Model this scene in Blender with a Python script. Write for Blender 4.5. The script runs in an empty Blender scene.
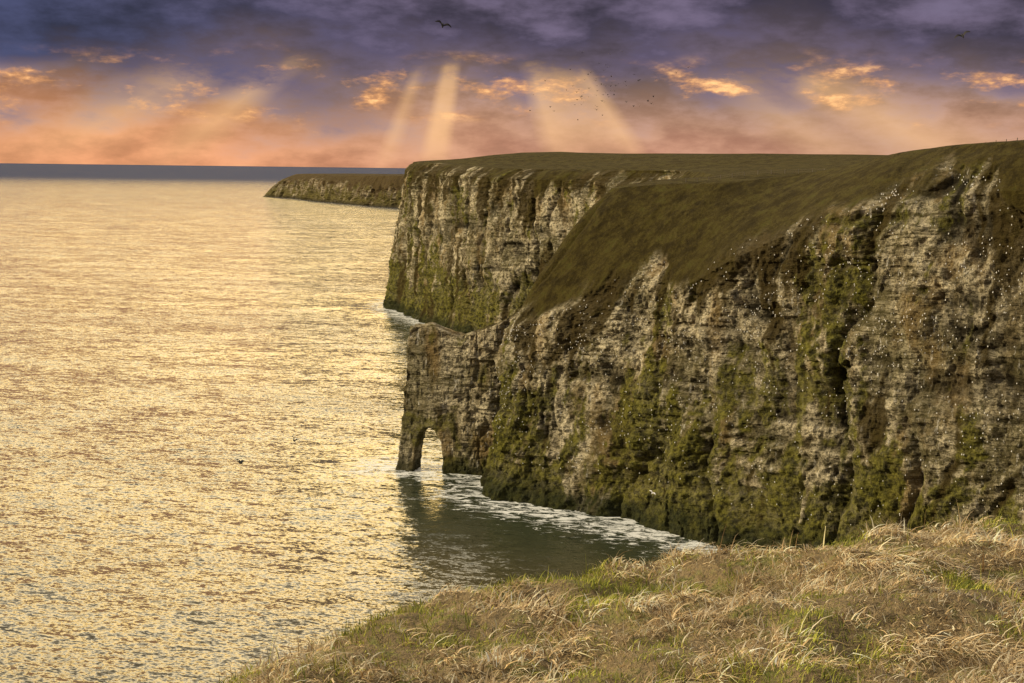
import bpy, math, random
import numpy as np
random.seed(4); rng=np.random.default_rng(7)
sc=bpy.context.scene
sc.view_settings.view_transform='Standard'; sc.view_settings.look='None'; sc.view_settings.exposure=0

# ------------------------------------------------------------ noise helpers
def _hash(ix,iy,iz,seed):
    h=(ix.astype(np.int64)*374761393+iy.astype(np.int64)*668265263+iz.astype(np.int64)*2147483647+seed*1274126177)&0xFFFFFFFF
    h=((h^(h>>13))*1274126177)&0xFFFFFFFF
    h=((h^(h>>16))*2246822519)&0xFFFFFFFF
    h=h^(h>>15)
    return (h&0xFFFFFF)/float(0xFFFFFF)*2-1
def vnoise(x,y,z=None,seed=0):
    x=np.asarray(x,float); y=np.asarray(y,float)+0*x; z=(np.zeros_like(x) if z is None else z+0*x)
    x0=np.floor(x);y0=np.floor(y);z0=np.floor(z)
    f=lambda t:t*t*t*(t*(t*6-15)+10)
    u,v,w=f(x-x0),f(y-y0),f(z-z0)
    r=0
    for i in (0,1):
        for j in (0,1):
            for k in (0,1):
                r=r+_hash(x0+i,y0+j,z0+k,seed)*(u if i else 1-u)*(v if j else 1-v)*(w if k else 1-w)
    return r
def fbm(x,y,z=None,o=4,seed=0,g=.5):
    a=1;r=0;s=0
    for i in range(o):
        r=r+a*vnoise(x*2**i+i*17.3,y*2**i+i*9.1,None if z is None else z*2**i+i*3.7,seed+i); s+=a; a*=g
    return r/s
def sstep(a,b,x):
    t=np.clip((x-a)/(b-a),0,1); return t*t*(3-2*t)
def blocks(s,zl,seed):
    lay=np.floor(zl); off=_hash(lay,lay*0,lay*0,seed)*3
    c=np.floor(s+off)
    return _hash(c,lay,lay*0,seed+5)

# ------------------------------------------------------------ mesh helpers
def new_mesh(name,V,F,attrs=None,mat=None,smooth=True):
    me=bpy.data.meshes.new(name)
    V=np.asarray(V,np.float32).reshape(-1,3); F=np.asarray(F,np.int32)
    k=F.shape[1]
    me.vertices.add(len(V)); me.vertices.foreach_set('co',V.ravel())
    me.loops.add(F.size); me.loops.foreach_set('vertex_index',F.ravel())
    me.polygons.add(len(F)); me.polygons.foreach_set('loop_start',np.arange(0,F.size,k,dtype=np.int32))
    me.polygons.foreach_set('use_smooth',np.full(len(F),smooth))
    me.update(calc_edges=True); me.validate()
    if attrs:
        for n,a in attrs.items():
            a=np.asarray(a,np.float32)
            if a.ndim==2 and a.shape[-1]==3:
                at=me.attributes.new(n,'FLOAT_COLOR','POINT')
                at.data.foreach_set('color',np.concatenate([a,np.ones((len(a),1),np.float32)],1).ravel())
            else:
                at=me.attributes.new(n,'FLOAT','POINT'); at.data.foreach_set('value',a.ravel())
    ob=bpy.data.objects.new(name,me); sc.collection.objects.link(ob)
    if mat: me.materials.append(mat)
    return ob
def grid_faces(nr,nc):
    i=np.arange(nr*nc).reshape(nr,nc)
    return np.stack([i[:-1,:-1],i[:-1,1:],i[1:,1:],i[1:,:-1]],-1).reshape(-1,4)

class NT:
    def __init__(s,tree): s.t=tree; s.n=tree.nodes; s.l=tree.links
    def add(s,ty,**k):
        n=s.n.new(ty)
        for a,b in k.items(): setattr(n,a,b)
        return n
    def put(s,sock,v):
        if isinstance(v,bpy.types.NodeSocket): s.l.new(v,sock)
        else:
            if isinstance(v,(tuple,list)) and len(v)==3 and sock.type=='RGBA': v=(*v,1)
            sock.default_value=v
    def m(s,op,a,b=0.0,c=None,clamp=False):
        n=s.add('ShaderNodeMath',operation=op,use_clamp=clamp); s.put(n.inputs[0],a); s.put(n.inputs[1],b)
        if c is not None: s.put(n.inputs[2],c)
        return n.outputs[0]
    def ss(s,x,a,b,lo=0.0,hi=1.0):
        n=s.add('ShaderNodeMapRange',interpolation_type='SMOOTHSTEP'); s.put(n.inputs[0],x)
        for i,v in zip((1,2,3,4),(a,b,lo,hi)): s.put(n.inputs[i],v)
        return n.outputs[0]
    def mix(s,f,a,b,bt='MIX'):
        n=s.add('ShaderNodeMix',data_type='RGBA',blend_type=bt); s.put(n.inputs[0],f); s.put(n.inputs[6],a); s.put(n.inputs[7],b)
        return n.outputs[2]
    def noise(s,vec,scale=1.0,detail=4.0,rough=.55,dist=0.0,out='Fac'):
        n=s.add('ShaderNodeTexNoise'); s.put(n.inputs['Vector'],vec); n.inputs['Scale'].default_value=scale
        n.inputs['Detail'].default_value=detail; n.inputs['Roughness'].default_value=rough; n.inputs['Distortion'].default_value=dist
        return n.outputs[out]
    def vm(s,op,a,b):
        n=s.add('ShaderNodeVectorMath',operation=op); s.put(n.inputs[0],a); s.put(n.inputs[1],b); return n.outputs[0]
    def vmul(s,v,k): return s.vm('MULTIPLY',v,k)
    def comb(s,x,y,z):
        n=s.add('ShaderNodeCombineXYZ'); s.put(n.inputs[0],x); s.put(n.inputs[1],y); s.put(n.inputs[2],z); return n.outputs[0]
    def attr(s,name,out='Fac'):
        return s.add('ShaderNodeAttribute',attribute_name=name).outputs[out]
    def ramp(s,f,stops):
        n=s.add('ShaderNodeValToRGB'); e=n.color_ramp.elements
        while len(e)<len(stops): e.new(.5)
        for el,(p,c) in zip(e,stops): el.position=p; el.color=(*c,1)
        s.put(n.inputs[0],f); return n.outputs[0]
def material(name):
    m=bpy.data.materials.new(name); m.use_nodes=True; t=NT(m.node_tree)
    return m,t,m.node_tree.nodes['Principled BSDF']

# ------------------------------------------------------------ world
SUN_AZ=math.radians(-94); SUN_EL=math.radians(22)
w=bpy.data.worlds.new("World"); sc.world=w; w.use_nodes=True
t=NT(w.node_tree); bg=w.node_tree.nodes['Background']
d=t.add('ShaderNodeTexCoord').outputs['Generated']
sp=t.add('ShaderNodeSeparateXYZ'); t.l.new(d,sp.inputs[0])
X,Y,Z=sp.outputs
el=t.m('MULTIPLY',t.m('ARCSINE',Z),57.2958)
az=t.m('MULTIPLY',t.m('ARCTAN2',X,Y),57.2958)
cv=t.comb(az,t.m('MULTIPLY',el,2.4),0.0)
n1=t.noise(cv,.11,2,.5); n2=t.noise(cv,.22,6,.6)
cvs=t.comb(az,t.m('MULTIPLY',el,2.6),7.0)
n3=t.noise(cvs,.27,6,.64)
n1c=t.m('SUBTRACT',n1,.5); n2c=t.m('SUBTRACT',n2,.5)
elw=t.m('ADD',el,t.m('ADD',t.m('MULTIPLY',n1c,5.5),t.m('MULTIPLY',n2c,5.5)))
base=t.ramp(t.m('DIVIDE',elw,12.0),[(0,(.54,.27,.19)),(.10,(.52,.30,.21)),(.19,(.42,.26,.21)),(.26,(.28,.185,.19)),(.33,(.155,.112,.15)),(.44,(.085,.066,.112)),(.56,(.12,.093,.15)),(.8,(.12,.10,.16)),(1,(.3,.24,.24))])
cool=t.ss(az,-20.0,-2.0,1.0,0.0)
base=t.mix(t.m('MULTIPLY',cool,t.ss(elw,3.2,5.0)),base,(.045,.050,.11))
orange=t.m('MULTIPLY',t.ss(az,-16.0,3.0,1.0,0.2),t.ss(elw,3.4,1.2))
base=t.mix(t.m('MULTIPLY',orange,.7),base,(.92,.37,.15))
mot=t.ss(n2,.34,.68); lowb=t.ss(el,1.2,3.6)
mott=t.m('ADD',t.m('MULTIPLY',lowb,t.m('MULTIPLY_ADD',mot,1.1,.48)),t.m('MULTIPLY',t.m('SUBTRACT',1.0,lowb),t.m('MULTIPLY_ADD',mot,.6,.70)))
base=t.mix(1.0,base,t.comb(mott,mott,mott),'MULTIPLY')
elg=t.m('ADD',el,t.m('MULTIPLY',n1c,2.0))
band=t.m('MULTIPLY',t.ss(elg,1.4,2.5),t.ss(elg,3.3,4.6,1.0,0.0))
gap=t.m('MULTIPLY',band,t.ss(n3,.50,.64))
core=t.m('MULTIPLY',band,t.ss(n3,.57,.68))
col=t.mix(t.m('MULTIPLY',gap,.85),base,(.95,.43,.16))
col=t.mix(core,col,(1.4,.80,.34))
dx=t.m('SUBTRACT',az,-1.5); dy=t.m('SUBTRACT',10.3,el)
phi=t.m('MULTIPLY',t.m('ARCTAN2',dx,dy),57.2958)
K=lambda v:(v,v,v)
rr=t.ramp(t.m('MULTIPLY_ADD',phi,1/180,.5),[((p+90)/180,K(v)) for p,v in [(-64,0),(-59,.5),(-54,.1),(-50,.65),(-46,.05),(-30,.0),(-22.5,.05),(-20,.6),(-17,.1),(-13.5,.15),(-11,1),(-8,.95),(-5.5,.05),(14,0),(18.5,.8),(24,.55),(30,.5),(33,.75),(36,0),(51,.0),(56,.4),(59,.18),(62.5,.7),(67,0)]])
etop=t.m('ADD',el,t.m('MULTIPLY',n2c,3.5))
rays=t.m('MULTIPLY',rr,t.m('MULTIPLY',t.ss(el,-.5,1.6,.1,1.0),t.ss(etop,3.1,4.2,1.0,0.0)))
rays=t.m('MULTIPLY',rays,t.m('MULTIPLY_ADD',n1,1.0,.4))
col=t.mix(t.m('MULTIPLY',rays,.62),col,(1.2,.70,.32))
hi=t.ss(el,7.6,10.0)
azs=t.m('DIVIDE',t.m('ADD',az,6.0),34.0); e1=t.m('DIVIDE',t.m('SUBTRACT',el,17.0),13.0)
gl=t.m('EXPONENT',t.m('MULTIPLY',t.m('ADD',t.m('MULTIPLY',azs,azs),t.m('MULTIPLY',e1,e1)),-1.0))
gcol=t.mix(t.ss(el,12.0,27.0),(5.9,3.9,1.25),(6.8,5.9,4.1))
zen=t.ss(el,25.0,60.0)
high=t.mix(zen,(.20,.185,.185),(.75,.69,.62))
high=t.mix(gl,high,gcol)
col=t.mix(hi,col,high)
sky=t.add('ShaderNodeTexSky',sky_type='NISHITA'); sky.sun_disc=False; sky.sun_elevation=SUN_EL; sky.sun_rotation=SUN_AZ
skys=t.mix(1.0,sky.outputs[0],(.05,.05,.05),'MULTIPLY')
fin=t.mix(.05,col,skys)
t.l.new(fin,bg.inputs[0]); bg.inputs[1].default_value=1.0

sun=bpy.data.lights.new('sun','SUN'); sun.energy=4.8; sun.angle=math.radians(1.0); sun.color=(1,.84,.55)
so=bpy.data.objects.new('sun',sun); sc.collection.objects.link(so)
from mathutils import Vector, Matrix
sd=Vector((math.sin(SUN_AZ)*math.cos(SUN_EL),math.cos(SUN_AZ)*math.cos(SUN_EL),math.sin(SUN_EL)))
so.rotation_euler=sd.to_track_quat('Z','Y').to_euler()

# ------------------------------------------------------------ cliff material
def cliff_mat(name,haze=0.0,hazecol=(.3,.2,.18)):
    m,t,p=material(name)
    pos=t.add('ShaderNodeNewGeometry').outputs['Position']
    wv=t.vmul(t.vm('SUBTRACT',t.noise(pos,.06,3,.6,0,'Color'),(.5,.5,.5)),(6,6,5))
    pw=t.vm('ADD',pos,wv)
    vs=t.noise(t.vmul(pos,(.15,.15,.06)),1,6,.68,.5)
    hs=t.noise(t.vmul(pw,(.05,.05,1.2)),1,4,.7,.2)
    sp_=t.noise(t.vmul(pos,(.6,.6,.9)),1,6,.78)
    fn_=t.noise(t.vmul(pos,(1.8,1.8,2.6)),1,3,.7)
    pat=t.noise(pos,.05,4,.65)
    rock=t.mix(t.ss(vs,.44,.63),(.80,.70,.48),(.30,.24,.13))
    rock=t.mix(t.m('MULTIPLY',t.ss(hs,.50,.42),t.ss(pat,.38,.6,.35,.85)),rock,(.10,.08,.036))
    rock=t.mix(t.m('MULTIPLY',t.ss(sp_,.51,.43),.8),rock,(.06,.05,.022))
    rock=t.mix(t.m('MULTIPLY',t.ss(fn_,.50,.38),.5),rock,(.08,.062,.03))
    rock=t.mix(t.m('MULTIPLY',t.ss(pat,.47,.60),.6),rock,(.12,.105,.042))
    ochre=t.noise(t.vmul(pos,(.1,.1,.03)),1,3,.5)
    rock=t.mix(t.m('MULTIPLY',t.ss(ochre,.52,.66),.5),rock,(.32,.21,.075))
    lime=t.noise(t.vmul(pos,(.9,.9,.16)),1,4,.65)
    rock=t.mix(t.m('MULTIPLY',t.ss(lime,.60,.70),.6),rock,(.84,.80,.70))
    rock=t.mix(t.attr('cav_shade'),rock,(.020,.016,.008))  # shade of cracks and hollows painted into the rock colour
    mossc=t.mix(t.ss(t.noise(pos,.5,6,.78),.38,.62),(.020,.021,.005),(.21,.195,.033))
    c=t.mix(t.attr('moss'),rock,mossc)
    c=t.mix(t.attr('veg'),c,t.mix(sp_,(.018,.014,.005),(.10,.07,.02)))
    c=t.mix(t.attr('wet'),c,(.020,.026,.011))
    gn=t.noise(t.vmul(pos,(.22,.22,.12)),1,8,.78)
    gc=t.ramp(gn,[(.3,(.018,.013,.003)),(.45,(.042,.031,.007)),(.56,(.075,.058,.013)),(.72,(.08,.085,.016))])
    c=t.mix(t.attr('grass'),c,gc)
    if haze: c=t.mix(haze,c,hazecol)
    t.l.new(c,p.inputs['Base Color']); p.inputs['Roughness'].default_value=.95; p.inputs['Specular IOR Level'].default_value=.1
    h=t.m('ADD',t.m('MULTIPLY',t.noise(t.vmul(pos,(.6,.6,1.5)),1,5,.72),1.0),t.m('MULTIPLY',t.noise(pos,3,2,.7),.3))
    b=t.add('ShaderNodeBump'); b.inputs['Distance'].default_value=1.9; b.inputs['Strength'].default_value=.95
    t.l.new(h,b.inputs['Height']); t.l.new(b.outputs[0],p.inputs['Normal'])
    return m
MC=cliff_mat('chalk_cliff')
MH=cliff_mat('distant_cliff',.35,(.09,.055,.035))

# ------------------------------------------------------------ coast sweep
def interp(P,sq):
    P=np.asarray(P,float); s=np.concatenate([[0],np.cumsum(np.hypot(*np.diff(P[:,:2],axis=0).T))])
    n=len(P); m=np.zeros_like(P); dl=np.diff(P,axis=0)/np.diff(s)[:,None]
    m[0]=dl[0]; m[-1]=dl[-1]
    h=np.diff(s); 
    for i in range(1,n-1): m[i]=(dl[i-1]*h[i]+dl[i]*h[i-1])/(h[i]+h[i-1])
    i=np.clip(np.searchsorted(s,sq,side='right')-1,0,n-2); hh=h[i]; tt=((sq-s[i])/hh)[:,None]; hh=hh[:,None]
    return ((2*tt**3-3*tt**2+1)*P[i]+(tt**3-2*tt**2+tt)*hh*m[i]+(-2*tt**3+3*tt**2)*P[i+1]+(tt**3-tt**2)*hh*m[i+1]), s

# columns: base x,y | lip x,y,z | top x,y,z
SEC=np.array([
 (168,120, 176,122,82, 192,125,98),
 (156,186, 162,190,84, 178,196,100),
 (124,268, 130,272,87, 144,280,100),
 ( 94,308, 100,312,88, 112,325,99.5),
 ( 76,325,  83,331,84, 101,357,98),
 ( 56,344,  62,352,74,  84,390,92.5),
 ( 37,360,  43,368,62,  62,402,89),
 ( 16,378,  22,389,55,  45,418,88),
 ( -5,398,   1,409,46,  30,432,86.5),
 (  4,421,   9,425,46,  38,447,88),
 ( 30,470,  36,472,70,  55,477,89),
 ( 60,550,  66,552,80,  78,555,90),
 ( 58,640,  64,642,84,  74,645,92),
 ( 27,705,  33,710,86,  42,715,92),
 (-13,757,  -8,762,87,   0,768,92),
 (-52,846, -47,850,88, -40,856,94),
 (-80,973, -74,976,91, -68,980,95.5),
 (-56,1060,-49,1062,90,-42,1064,95),
 ( 50,1200, 57,1202,90, 66,1204,95),
 (200,1600,207,1602,90,216,1604,96)],float)
def sweep(SEC,name,mat,ds_fn,nrock,ngrass,amp=1.0,inland=None,caves=(),seed=0,rise=10,xin=3000):
    P=np.concatenate([SEC],1)
    _,s=interp(P,np.array([0.]))
    L=s[-1]; q=[0.]
    while q[-1]<L:
        q.append(q[-1]+ds_fn(np.interp(q[-1],s,SEC[:,1])))
    q=np.array(q[:-1]+[L]); C,_=interp(P,q)
    nc=len(q)
    B=C[:,0:2];Lp=C[:,2:5];T=C[:,5:8]
    tan=np.gradient(B,q,axis=0)
    tan=tan/np.linalg.norm(tan,axis=1)[:,None]
    nrm=np.stack([-tan[:,1],tan[:,0]],1)
    rows=[];gm=[]
    S=q
    for r in range(nrock):
        f=r/nrock; z=-4+(Lp[:,2]+4)*f
        zz=np.maximum(z,0)/Lp[:,2]
        xy=B+(Lp[:,:2]-B)*(zz**1.3)[:,None]
        rows.append(np.concatenate([xy,z[:,None]],1)); gm.append(np.full(nc,f-1))
    for r in range(ngrass+1):
        f=r/ngrass; fz=f+.08*np.sin(f*math.pi)
        xy=Lp[:,:2]+(T[:,:2]-Lp[:,:2])*f; z=Lp[:,2]+(T[:,2]-Lp[:,2])*fz
        rows.append(np.concatenate([xy,z[:,None]],1)); gm.append(np.full(nc,f))
    V=np.stack(rows,0); G=np.stack(gm,0)
    nr=len(rows)
    z=V[...,2]
    Sg=np.broadcast_to(S,(nr,nc)); Sg=Sg+7*fbm(Sg/40,z/35,o=4,seed=seed+15)
    n3=np.concatenate([nrm,np.zeros((nc,1))],1)[None]
    Zs=z+.03*Sg+2.0*vnoise(Sg/45,z/60,seed=seed+3)+.3*vnoise(Sg/6,z/6,seed=seed+16)
    lipz=Lp[None,:,2]
    dz=(z-lipz)+20*fbm(Sg/30,z/45,o=6,seed=seed+11,g=.66)
    grass=sstep(-2,4,dz)
    rockm=1-grass
    big=fbm(Sg/42,z/110,o=4,seed=seed+1)
    gul=np.clip(1-np.abs(vnoise(Sg/15+.5*vnoise(Sg/20,z/22,seed=seed+9),z/60,seed=seed+2))*2.2,0,1)
    fis=np.clip(1-np.abs(vnoise(Sg/7+.25*vnoise(Sg/8,z/9,seed=seed+19),z/40,seed=seed+21))*6,0,1)*sstep(.0,.5,vnoise(Sg/14,z/14,seed=seed+22))
    lm=sstep(-.5,.4,fbm(Sg/18,z/14,o=3,seed=seed+17))
    led=(vnoise(Zs/2.6,Sg/40,seed=seed+4)+.6*vnoise(Zs/1.1,Sg/25,seed=seed+5))*(.3+.7*lm)
    bl=(blocks(Sg/3.6,Zs/2.3,seed+6)*.6+blocks(Sg/1.7,Zs/1.15,seed+8)*.4)*(.3+.7*lm)
    mid=fbm(Sg/8,z/10,o=5,seed=seed+23,g=.6)
    fine=fbm(Sg/1.6,z/1.6,o=3,seed=seed+7)
    D=amp*(rockm*(6.0*big-2.8*gul**2-.8*fis+.65*led+.65*bl+2.8*mid+.6*fine)
         +grass*(3.5*big+.7*fbm(Sg/9,z/30,o=5,seed=seed+12,g=.6)-1.2*gul**2+.22*fine))
    D=D+np.clip(1-z/14,0,1)**2*2.0*amp
    edge=sstep(.75,1,G); D=D*(1-.75*edge)
    dent=0*D
    for (cx,cy,cz,rx,rz,dp) in caves:
        e=((V[...,0]-cx)**2+(V[...,1]-cy)**2)/rx**2+((z-cz)/rz)**2+.9*fbm(Sg/3,z/3,o=3,seed=99)
        g=1-sstep(.4,1.2,e); dent=dent+g; D=D-dp*g
    far=sstep(600,750,V[...,1])*(V[...,1]<2000)
    V=V+n3*D[...,None]
    V[...,2]+=grass*.3*fbm(Sg/6,z/6,o=3,seed=seed+13)
    cav_shade=np.clip(.3*gul**3+.5*fis**1.5+.4*sstep(.1,-.6,led)+.3*sstep(0,-.6,bl)*sstep(0,-.5,fine)+.55*sstep(-.08,-.5,mid)+dent*.95,0,1)*rockm  # painted shade mask: gullies, fissures, recessed ledges and cave dents
    mo=fbm(Sg/17,z/24,o=6,seed=seed+31,g=.65)
    st=fbm(Sg/2.4,z/30,o=4,seed=seed+33)
    fz_=fbm(Sg/1.1,z/1.6,o=2,seed=seed+34)
    moss=sstep(-.06,.14,mo+.5*st-.1*led+.14*fz_+.58*np.clip((38-z)/35,-.30,1)+.15*sstep(-16,0,dz)-.06)*.95*(1-.5*cav_shade)
    veg=sstep(.0,.18,fbm(Sg/7,z/38,o=6,seed=seed+37,g=.6)+.5*sstep(-26,-2,dz)-.40+.24*far+.2*st+.12*fz_)*.9
    wet=sstep(9,2,z+4*fbm(Sg/8,z/8,o=3,seed=seed+35))*.8
    attrs={'cav_shade':cav_shade,'moss':moss,'wet':wet,'grass':grass,'veg':veg}
    ins=[]
    top=V[-1].copy()
    for dd in ([4,9,15,24,35,50,70,95,125,170,240,400,800,xin] if inland is None else inland):
        x=top[:,0]+dd; y=top[:,1]; zt=T[:,2]+(top[:,2]-T[:,2])*math.exp(-dd/20)
        zz=zt+rise*sstep(0,130,dd+25*vnoise(y/90,y*0,seed=41))+.5*vnoise(x/14,y/14,seed=42)*min(1,dd/10)+1.2*vnoise(x/70,y/70,seed=43)*min(1,dd/40)
        ins.append(np.stack([x,y,zz],1))
    V=np.concatenate([V,np.stack(ins,0)],0)
    nI=len(ins)
    for kx in attrs:
        pad=np.full((nI,nc),1.0 if kx=='grass' else 0.0)
        attrs[kx]=np.concatenate([attrs[kx],pad],0).ravel()
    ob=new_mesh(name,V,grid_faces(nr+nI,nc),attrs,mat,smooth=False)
    return ob,V[:nr],attrs,(nr,nc),B,np.broadcast_to(nrm[None],(nr,nc,2))
caves=[(76,328,46,3.2,3.6,3.5),(-4,402,10,3.2,11,5),(60,345,5,3,4,2.0)]
cliff,CV,CA,(cnr,cnc),CB,CN=sweep(SEC,'chalk_sea_cliff',MC,lambda y: .42 if y<440 else (.8 if y<1000 else 4),260,110,1.0,caves=caves,rise=8)

FH=np.array([
 (300,2900, 320,2900,60, 350,2900,72),
 (-100,3250,-85,3255,58,-60,3265,72),
 (-270,3300,-262,3315,50,-255,3340,72),
 (-350,3420,-340,3430,40,-325,3450,71),
 (-450,3650,-440,3660,52,-425,3680,70),
 (-560,3900,-550,3905,55,-530,3915,70),
 (-640,4120,-628,4125,50,-600,4135,70),
 (-735,4280,-700,4290,45,-650,4300,68),
 (-600,4400,-590,4400,50,-560,4400,68),
 (-300,4700,-290,4700,50,-270,4700,68),
 (400,5600, 410,5600,60, 430,5600,70)],float)
sweep(FH,'distant_headland',MH,lambda y:5,40,20,2.2,seed=50,rise=2,xin=2500)

# ------------------------------------------------------------ promontory with arch
def arch():
    out=[(-34.9,-4),(-33.6,3),(-32.8,10),(-32.4,18),(-31.8,25),(-31.2,32),(-30.6,38),(-29.9,44.8),(-28,44.8),(-24,45),(-20,43.5),(-15,42),(-10,43.5),(-5,45.5),(0,48),(6,52),(14,54),(14,-4),
         (-19.8,-4),(-19.7,5),(-20.2,10),(-22.2,13.2),(-25.0,13.8),(-27.0,11.5),(-28.2,6),(-29.2,-4)]
    import bmesh
    bm=bmesh.new()
    n=np.array((-.28,-.96))
    def wp(u,zz,off):
        x=u; y=423.0-.28*(u+5); return (x+n[0]*off,y+n[1]*off,zz)
    vf=[bm.verts.new(wp(u,zz,3.6)) for u,zz in out]; vb=[bm.verts.new(wp(u,zz,-3.6)) for u,zz in out]
    bm.faces.new(vf); bm.faces.new(vb[::-1])
    N=len(out)
    for i in range(N):
        j=(i+1)%N; bm.faces.new((vf[j],vf[i],vb[i],vb[j]))
    bmesh.ops.recalc_face_normals(bm,faces=bm.faces)
    me=bpy.data.meshes.new('tmp'); bm.to_mesh(me); ob=bpy.data.objects.new('tmp',me); sc.collection.objects.link(ob)
    md=ob.modifiers.new('r','REMESH'); md.mode='VOXEL'; md.voxel_size=.42
    dg=bpy.context.evaluated_depsgraph_get(); ev=ob.evaluated_get(dg); m2=bpy.data.meshes.new_from_object(ev)
    bpy.data.objects.remove(ob)
    nv=len(m2.vertices); V=np.zeros(nv*3,np.float32); m2.vertices.foreach_get('co',V); V=V.reshape(-1,3).astype(float)
    Nn=np.zeros(nv*3,np.float32); m2.vertex_normals.foreach_get('vector',Nn); Nn=Nn.reshape(-1,3)
    x,y,z=V.T
    s=x+ y*.3
    Zs=z+.03*x+.8*vnoise(x/20,z/20)+.4*vnoise(x/5,z/5)
    led=vnoise(Zs/2.4,s/50,seed=4)+.6*vnoise(Zs/1.1,s/30,seed=5)
    bl=blocks(s/3,Zs/2.2,6)*.6+blocks(s/1.6,Zs/1.1,8)*.4
    fis=np.clip(1-np.abs(vnoise(s/6+.5*vnoise(s/7,z/8,seed=3),y/9,z/28,seed=21))*6,0,1)
    fine=fbm(x/1.6,y/1.6,z/1.6,o=3,seed=7)
    mid=fbm(x/6,y/6,z/7,o=4,seed=73)
    Dp=1.0*fbm(x/11,y/11,z/16,o=3,seed=71)+.5*led+.5*bl-.7*fis+.4*fine+.9*mid
    V=V+Nn*(Dp*np.clip(1-np.abs(Nn[:,2]),.25,1)*(.55+.45*sstep(-20,-12,x)))[:,None]
    V[:,2]+=.8*(Nn[:,2]>.5)*fbm(x/4,y/4,o=3,seed=9)
    cav_shade=np.clip(.6*fis**1.5+.3*sstep(.1,-.7,led)+.3*sstep(0,-.8,bl),0,1)*.35  # painted crevice shade for the arch rock
    moss=sstep(.12,.32,fbm(x/9,y/9,z/14,o=5,seed=88,g=.6)+.15*np.clip((14-z)/14,-.5,1)-.06)*.7
    wet=sstep(6,1.5,z+2*fbm(x/6,y/6,z/6,seed=35))*.75
    grass=sstep(.5,.8,Nn[:,2])*sstep(36,39,z)*sstep(-18,-6,x+6*fine)
    nf=len(m2.polygons); F=np.zeros(nf*4,np.int32); m2.polygons.foreach_get('vertices',F)
    return new_mesh('sea_arch_promontory',V,F.reshape(-1,4),{'cav_shade':cav_shade,'moss':moss,'wet':wet,'grass':grass},MC,smooth=False)
arch()

# ------------------------------------------------------------ sea
def axis(segs):
    a=[]
    for (x0,x1,n) in segs: a.append(np.linspace(x0,x1,n,endpoint=False))
    a.append([segs[-1][1]]); return np.concatenate(a)
xs=axis([(-90000,-5000,14),(-5000,-500,20),(-500,-100,40),(-100,130,140),(130,600,12),(600,90000,14)])
ys=axis([(-300,250,20),(250,480,140),(480,1050,110),(1050,5000,40),(5000,160000,30)])
gx,gy=np.meshgrid(xs,ys)
line=np.concatenate([CB[::4],np.stack([np.linspace(0,-36,40),np.linspace(421,431,40)],1)],0)
near=(np.abs(gx)<300)&(gy<1200)&(gy>150)
dist=np.full(gx.shape,999.)
pts=np.stack([gx[near],gy[near]],1); dm=np.full(len(pts),1e9)
for i in range(0,len(line),50):
    L_=line[i:i+50]; dm=np.minimum(dm,np.sqrt(((pts[:,None]-L_[None])**2).sum(-1)).min(1))
dist[near]=dm
m,t,p=material('sea_water')
pos=t.add('ShaderNodeNewGeometry').outputs['Position']
sp=t.add('ShaderNodeSeparateXYZ'); t.l.new(pos,sp.inputs[0])
rot=t.add('ShaderNodeVectorRotate',rotation_type='Z_AXIS'); t.l.new(pos,rot.inputs[0]); rot.inputs['Angle'].default_value=math.radians(14)
rv=rot.outputs[0]
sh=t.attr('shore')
# wave slopes: swell, wind waves and ripples, as a tilted surface normal
def slope(v,sc3,det,rough,amp,dist=0.0):
    c=t.noise(t.vmul(v,sc3),1,det,rough,dist,'Color')
    return t.vmul(t.vm('SUBTRACT',c,(.5,.5,.5)),(amp*.75,amp,0))
tot=t.vm('ADD',slope(rv,(.022,.055,.1),3,.5,.42),t.vm('ADD',slope(rv,(.16,.40,.3),3,.6,.95,.4),slope(rv,(.8,1.5,1),3,.65,1.25,.2)))
calm=t.ss(sh,5.0,70.0,.5,1.0)
gust=t.ss(t.noise(t.vmul(rv,(.0016,.009,.01)),1,5,.65),.35,.65,.68,1.10)
calm=t.m('MULTIPLY',calm,gust)
tot=t.vm('MULTIPLY',tot,t.comb(calm,calm,calm))
nn=t.vm('NORMALIZE',t.vm('ADD',tot,(0,0,1)),(0,0,0))
t.l.new(nn,p.inputs['Normal'])
far_shade=t.ss(sp.outputs[1],4500.0,10000.0)  # painted cloud shadow over the distant sea, set by distance
big=t.noise(t.vmul(pos,(.003,.006,.003)),1,3,.55)
wc=t.mix(t.ss(big,.35,.65),(.065,.057,.034),(.095,.078,.040))
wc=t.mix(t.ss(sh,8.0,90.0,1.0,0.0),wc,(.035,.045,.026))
fn=t.noise(t.vmul(rv,(.17,.36,.2)),1,7,.80,1.0)
thr=t.m('ADD',.44,t.m('MULTIPLY',t.ss(sh,0.0,42.0),.23))
foam=t.m('MULTIPLY',t.ss(t.m('SUBTRACT',fn,thr),.0,.09),t.ss(sh,12.0,50.0,1.0,0.0))
wc=t.mix(foam,wc,(.85,.86,.83))
t.l.new(wc,p.inputs['Base Color'])
t.put(p.inputs['Roughness'],t.m('ADD',t.m('MULTIPLY',foam,.6),.12))
p.inputs['IOR'].default_value=1.38
df=t.add('ShaderNodeBsdfDiffuse'); df.inputs[0].default_value=(.05,.07,.14,1)  # dark blue colour standing in for cloud shadow on far water
ms=t.add('ShaderNodeMixShader'); t.put(ms.inputs[0],t.m('ADD',t.m('MULTIPLY',far_shade,.70),t.ss(sp.outputs[1],900.0,4500.0,0.0,.22))); t.l.new(p.outputs[0],ms.inputs[1]); t.l.new(df.outputs[0],ms.inputs[2])
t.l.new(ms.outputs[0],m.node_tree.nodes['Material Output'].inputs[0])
sea=new_mesh('sea',np.stack([gx,gy,0*gx],-1),grid_faces(len(ys),len(xs)),{'shore':dist.ravel()},m,smooth=True)

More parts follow.
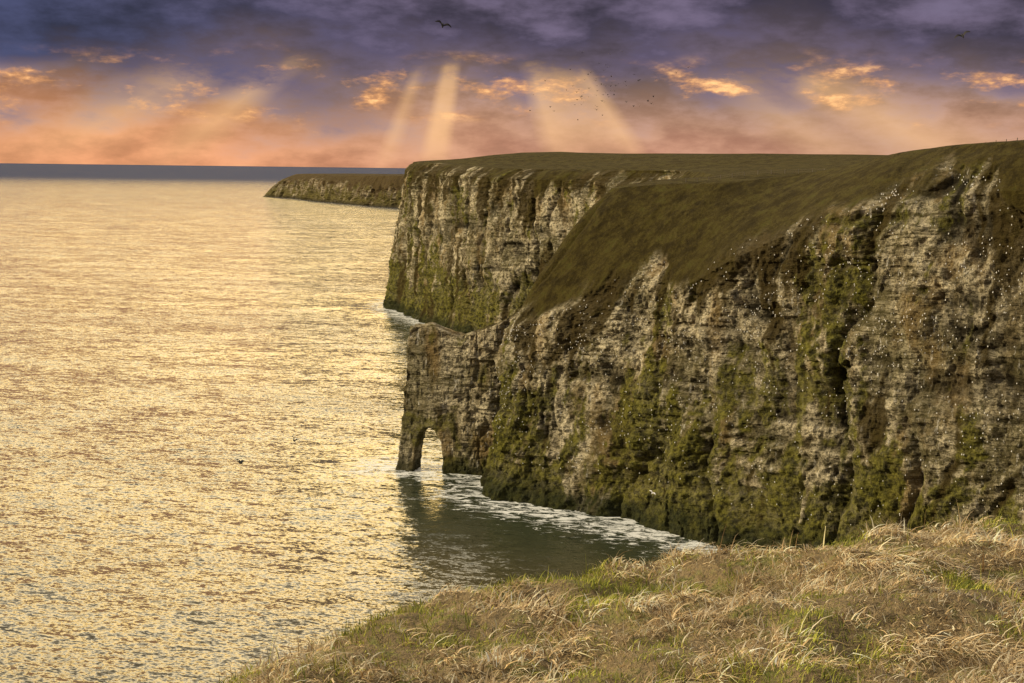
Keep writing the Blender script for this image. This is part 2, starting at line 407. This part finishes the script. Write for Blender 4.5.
# ------------------------------------------------------------ foreground grass bank
E=np.array([(-14,-30),(-6,-12),(-3.0,0),(-1.85,4.3),(-1.4,5.4),(-1.1,6.15),(-.8,6.85),(-.1,7.55),(.5,7.9),(1.7,8.3),(3.1,8.6),(6,9),(12,10.5),(25,18),(50,40),(95,80),(140,115),(172,122)],float)
Ez,s=interp(E,np.array([0.]))
q=[0.]
while q[-1]<s[-1]:
    px=np.interp(q[-1],s,E[:,0]); q.append(q[-1]+(.05 if -2.8<px<6 else 1.2))
q=np.array(q[:-1]); Ec,_=interp(E,q); tn=np.gradient(Ec,q,axis=0); tn/=np.linalg.norm(tn,axis=1)[:,None]
on=np.stack([-tn[:,1],tn[:,0]],1)
def ground(x,y):
    r=fbm(x/.9,y/.9,o=4,seed=61)
    return 89.88+.06*sstep(0,1.8,x)+.30*np.exp(-((y)/4.)**2)+.13*r+.07*vnoise(x/2.5,y/2.5,seed=62)+.08*np.abs(fbm(x/.3,y/.3,o=2,seed=64))
Cc=np.array((60.,-30.))
rows=[]
for dd in [60,40,25,15,11,9]+list(np.arange(8,0,-.07)):
    dirc=(Cc-Ec); ln=np.linalg.norm(dirc,axis=1); xy=Ec+dirc/ln[:,None]*np.minimum(dd,ln*.95)[:,None]
    z=ground(*xy.T)-.22*math.exp(-dd/.35)
    rows.append(np.concatenate([xy,z[:,None]],1))
for dd,dz in [(0,.25),(.1,.33),(.25,.48),(.5,.8),(.9,1.4),(1.5,2.6),(2.5,5),(4,10),(6,20),(9,40),(13,70),(17,94)]:
    xy=Ec+on*(dd+(.6*vnoise(q/3,q*0+dz)*min(1,dd/2))[:,None]); z=ground(*Ec.T)-dz
    rows.append(np.concatenate([xy,z[:,None]],1))
V=np.stack(rows,0)
m,t,p=material('bank_turf')
pos=t.add('ShaderNodeNewGeometry').outputs['Position']
c=t.ramp(t.noise(pos,6,5,.7),[(.3,(.07,.05,.02)),(.5,(.24,.17,.08)),(.65,(.17,.17,.04)),(.8,(.34,.26,.13))])
t.l.new(c,p.inputs['Base Color']); p.inputs['Roughness'].default_value=1
bp=t.add('ShaderNodeBump'); bp.inputs['Distance'].default_value=.05; t.l.new(t.noise(pos,25,4,.7),bp.inputs['Height']); t.l.new(bp.outputs[0],p.inputs['Normal'])
bank=new_mesh('grass_bank_ground',V,grid_faces(*V.shape[:2]),None,m)

N=230000
near_i=np.where((Ec[:,0]>-2.8)&(Ec[:,0]<5.8))[0]
ii=rng.choice(near_i,N); off=rng.uniform(-.35,4.2,N)
dirc=(Cc-Ec[ii]); dirc/=np.linalg.norm(dirc,axis=1)[:,None]
xy=Ec[ii]+np.where(off[:,None]>0,dirc*off[:,None],-on[ii]*off[:,None]*1.0)+rng.normal(0,.03,(N,2))
x,y=xy.T
z=ground(x,y)-.22*np.exp(-np.maximum(off,0)/.35)+np.where(off<0,off*1.0,0)-.01
clump=fbm(x/.25,y/.25,o=3,seed=81); gp=fbm(x/.45,y/.45,o=5,seed=82,g=.65)
green=(gp+.2*rng.normal(0,.5,N)+.10*sstep(2.5,-1,x)-.05*sstep(1.5,3,off)>.05)
ang=2.6+3.4*vnoise(x/.3,y/.3,seed=83)+rng.normal(0,1.3,N)
length=np.where(green,rng.uniform(.02,.06,N),rng.uniform(.03,.13,N))*(1+1.1*np.clip(clump,-.5,1))
lean=np.where(green,rng.uniform(.3,1.3,N),rng.uniform(.9,1.9,N))
tall=rng.random(N)<.0012; lean=np.where(tall,rng.uniform(.05,.7,N),lean); length=np.where(tall,rng.uniform(.10,.20,N),length)
wd=np.where(green,rng.uniform(.003,.007,N),rng.uniform(.002,.006,N)+.005*(rng.random(N)<.25))
dirh=np.stack([np.cos(ang),np.sin(ang)],1); side=np.stack([-dirh[:,1],dirh[:,0]],1)
P=np.stack([x,y,z],1); vs=[]
th=lean*.55
segs=3; prev=P
for k in range(segs+1):
    wk=wd*(1-.8*k/segs)*.5
    sv=np.concatenate([side*wk[:,None],(wk*.3)[:,None]],1)
    vs+= [prev-sv,prev+sv]
    st=length/segs
    prev=prev+np.concatenate([dirh*(np.sin(th)*st)[:,None],(np.cos(th)*st)[:,None]],1)
    th=np.minimum(th+lean*.42,1.75)
BV=np.stack(vs,1)
idx=np.arange(N)[:,None]*8
F=np.concatenate([idx+np.array([[0,1,3,2]])+2*k for k in range(segs)],0)
straw=np.array([(.80,.61,.35),(.56,.40,.20),(.88,.77,.54),(.20,.12,.05)])[rng.choice(4,N,p=[.33,.25,.30,.12])]
grn=np.array([(.34,.36,.05),(.52,.50,.10),(.14,.17,.03)])[rng.choice(3,N)]
patch=1+.6*fbm(x/.22,y/.22,o=3,seed=91)
colr=np.minimum(np.where(green[:,None],grn,straw)*rng.uniform(.65,1.15,(N,1))*patch[:,None],.9)
m,t,p=material('dry_grass')
ca=t.attr('col','Color')
t.l.new(ca,p.inputs['Base Color']); p.inputs['Roughness'].default_value=.7; p.inputs['Specular IOR Level'].default_value=.2
tr=t.add('ShaderNodeBsdfTranslucent'); t.l.new(ca,tr.inputs[0])
ms=t.add('ShaderNodeMixShader'); ms.inputs[0].default_value=.25; t.l.new(p.outputs[0],ms.inputs[1]); t.l.new(tr.outputs[0],ms.inputs[2])
t.l.new(ms.outputs[0],m.node_tree.nodes['Material Output'].inputs[0])
new_mesh('grass',BV,F,{'col':np.repeat(colr,8,0)},m)

# ------------------------------------------------------------ clifftop fence and hedge
def top_z(x,y):
    ok,loc,nr_,fi=cliff.ray_cast(Vector((x,y,300)),Vector((0,0,-1))); return loc.z if ok else 90.
Vs=[];Fs=[];k=0
def box(c0,c1,r):
    global k
    c0=np.array(c0,float);c1=np.array(c1,float); dv=c1-c0; dv/=np.linalg.norm(dv)
    a=np.cross(dv,(0,0,1) if abs(dv[2])<.9 else (1,0,0)); a/=np.linalg.norm(a); b=np.cross(dv,a)
    Vs.append(np.array([c+r*(sa*a+sb*b) for c in (c0,c1) for sa,sb in ((-1,-1),(1,-1),(1,1),(-1,1))]))
    Fs.append(np.array([(0,1,2,3),(4,5,6,7),(0,1,5,4),(1,2,6,5),(2,3,7,6),(3,0,4,7)])+k); k+=8
pl=[(44,428),(60,418),(78,408),(95,392),(106,366),(118,340)]
post=[]
for (a,b) in zip(pl[:-1],pl[1:]):
    n=int(math.dist(a,b)/3.5)
    for i in range(n):
        x=a[0]+(b[0]-a[0])*i/n; y=a[1]+(b[1]-a[1])*i/n; post.append((x+8,y+5,top_z(x+8,y+5)))
for x,y,z in post: box((x,y,z-.2),(x+random.uniform(-.08,.08),y,z+1.25),.07)
for a,b in zip(post[:-1],post[1:]):
    for hz in (.5,1.05): box((a[0],a[1],a[2]+hz),(b[0],b[1],b[2]+hz),.012)
m,t,p=material('weathered_wood'); pos=t.add('ShaderNodeTexCoord').outputs['Object']
t.l.new(t.mix(t.noise(pos,4,3),(.10,.08,.06),(.2,.17,.13)),p.inputs['Base Color'])
new_mesh('wire_fence',np.concatenate(Vs),np.concatenate(Fs),None,m,smooth=False)
Vl=[]
for i in range(12):
    cx=116+i*1.6+random.uniform(-.7,.7); cy=505+random.uniform(-2,2); r=random.uniform(1.0,2.6); zt=top_z(cx,cy)
    n=300; dv=rng.normal(0,1,(n,3)); dv/=np.linalg.norm(dv,axis=1)[:,None]
    c=np.array((cx,cy,zt+r*.6))+dv*(r*rng.uniform(.5,1.1,(n,1)))*np.array((1,1,.8))
    e1=rng.normal(0,.14,(n,3)); e2=rng.normal(0,.14,(n,3))
    Vl.append(np.stack([c-e1,c-e2,c+e1,c+e2],1).reshape(-1,3))
Vl=np.concatenate(Vl)
m,t,p=material('hedge_leaves'); pos=t.add('ShaderNodeTexCoord').outputs['Object']
t.l.new(t.mix(t.noise(pos,2,3),(.02,.022,.008),(.06,.06,.02)),p.inputs['Base Color'])
new_mesh('hawthorn_hedge',Vl,np.arange(len(Vl)).reshape(-1,4),None,m,smooth=False)

# ------------------------------------------------------------ birds
def bird_geo(span,flap,L=.42):
    """gull: tapered body, head, fan tail and two cranked wings"""
    V=[];F=[]
    prof=[(-.5,.01,.03),(-.36,.09,.03),(-.2,.13,.09),(0,.16,.14),(.2,.13,.12),(.32,.085,.085),(.40,.085,.085),(.47,.05,.05),(.58,.008,.008)]
    for (yy,rx,rz) in prof:
        for a in range(6):
            an=a*math.pi/3; V.append((math.cos(an)*rx*L,yy*L,math.sin(an)*rz*L))
    for i in range(len(prof)-1):
        for a in range(6): b=(a+1)%6; F.append((i*6+a,i*6+b,i*6+6+b,i*6+6+a))
    for sgn in (-1,1):
        k=len(V); h=span/2
        st=[(.04,0,.16,-.10),(.35,flap*.5,.24,-.06),(.55,flap*.62,.24,-.02),(.8,flap*.55,.14,-.06),(1,flap*.4,-.02,-.06)]
        for (f,zz,y1,y0) in st:
            V.append((sgn*f*h,y1*L*1.1,zz*h+.02)); V.append((sgn*f*h,y0*L-.06,zz*h))
        for i in range(len(st)-1): F.append((k+2*i,k+2*i+1,k+2*i+3,k+2*i+2))
    return np.array(V),np.array(F)
def bmat(name,c):
    m,t,p=material(name); pos=t.add('ShaderNodeTexCoord').outputs['Object']
    t.l.new(t.mix(t.noise(pos,6,2,.5),c,tuple(v*.7 for v in c)),p.inputs['Base Color']); p.inputs['Roughness'].default_value=.8; return m
MD=bmat('dark_plumage',(.015,.013,.015)); MW=bmat('white_plumage',(.88,.86,.82))
def bird(name,loc,span,flap,rz,mat,roll=0,pitch=.35):
    V,F=bird_geo(span,flap,span*.42); ob=new_mesh(name,V,F,None,mat); ob.location=loc; ob.rotation_euler=(pitch,roll,rz); return ob
bird('seagull',(-6.7,132.5,104.9),1.6,.6,.3,MD,.3,.9)
bird('seagull',(44,142.7,105.5),1.6,.6,-.3,MD,-.4,.9)
bird('seagull',(-24.7,127.7,65),1.7,.5,1.2,MD,.3)
bird('seagull',(-30.5,197,53.6),1.8,.8,.9,MD,.5)
bird('seagull',(28,274,29),1.8,.5,-.9,MW,.3)
Vs=[];Fs=[];k=0
for i in range(80):
    V,F=bird_geo(1.6,random.uniform(.3,.9),.6); a=random.gauss(0,.7)
    R=np.array([[math.cos(a),-math.sin(a),0],[math.sin(a),math.cos(a),0],[0,0,1]])
    loc=np.array((32+random.gauss(0,9),507+random.gauss(0,40),120+random.gauss(0,4)))
    Vs.append(V@R.T+loc); Fs.append(F+k); k+=len(V)
new_mesh('flock_of_seabirds',np.concatenate(Vs),np.concatenate(Fs),None,MD)
msk=(CA['grass'].reshape(-1,cnc)[:cnr]<.3)&(CV[...,2]>10)&(CV[...,1]<420)&(CV[...,0]<130)
cand=np.argwhere(msk); zc=CV[...,2]
cl=fbm(CV[...,0]/9,zc/5,CV[...,1]/9,o=3,seed=5)
wgt=np.maximum(.08,cl[msk]+.1)*(1+1.5*sstep(30,60,CV[...,2][msk])); wgt/=wgt.sum()
Vs=[];Fs=[];k=0
oct_v=np.array([(0,0,.25),(.12,0,0),(0,.18,0),(-.12,0,0),(0,-.18,0),(0,.02,-.15)])
tri=np.array([(0,1,2),(0,2,3),(0,3,4),(0,4,1),(5,2,1),(5,3,2),(5,4,3),(5,1,4)])
for j in rng.choice(len(cand),1500,p=wgt):
    a,b=cand[j]; c=CV[a,b]; o2=CN[a,b]*.45; Vs.append(oct_v*rng.uniform(.75,1.35)+c+np.array((o2[0],o2[1],.15))); Fs.append(tri+k); k+=6
new_mesh('seabird_colony',np.concatenate(Vs),np.concatenate(Fs),None,MW)

# ------------------------------------------------------------ camera
cam=bpy.data.cameras.new('camera'); co=bpy.data.objects.new('camera',cam); sc.collection.objects.link(co); sc.camera=co
cam.lens=50; cam.sensor_width=36; cam.clip_end=400000; cam.clip_start=.1
co.location=(0,0,92)
co.rotation_euler=(Matrix.Rotation(math.radians(90-6.93),4,'X')@Matrix.Rotation(math.radians(.7),4,'Z')).to_euler()
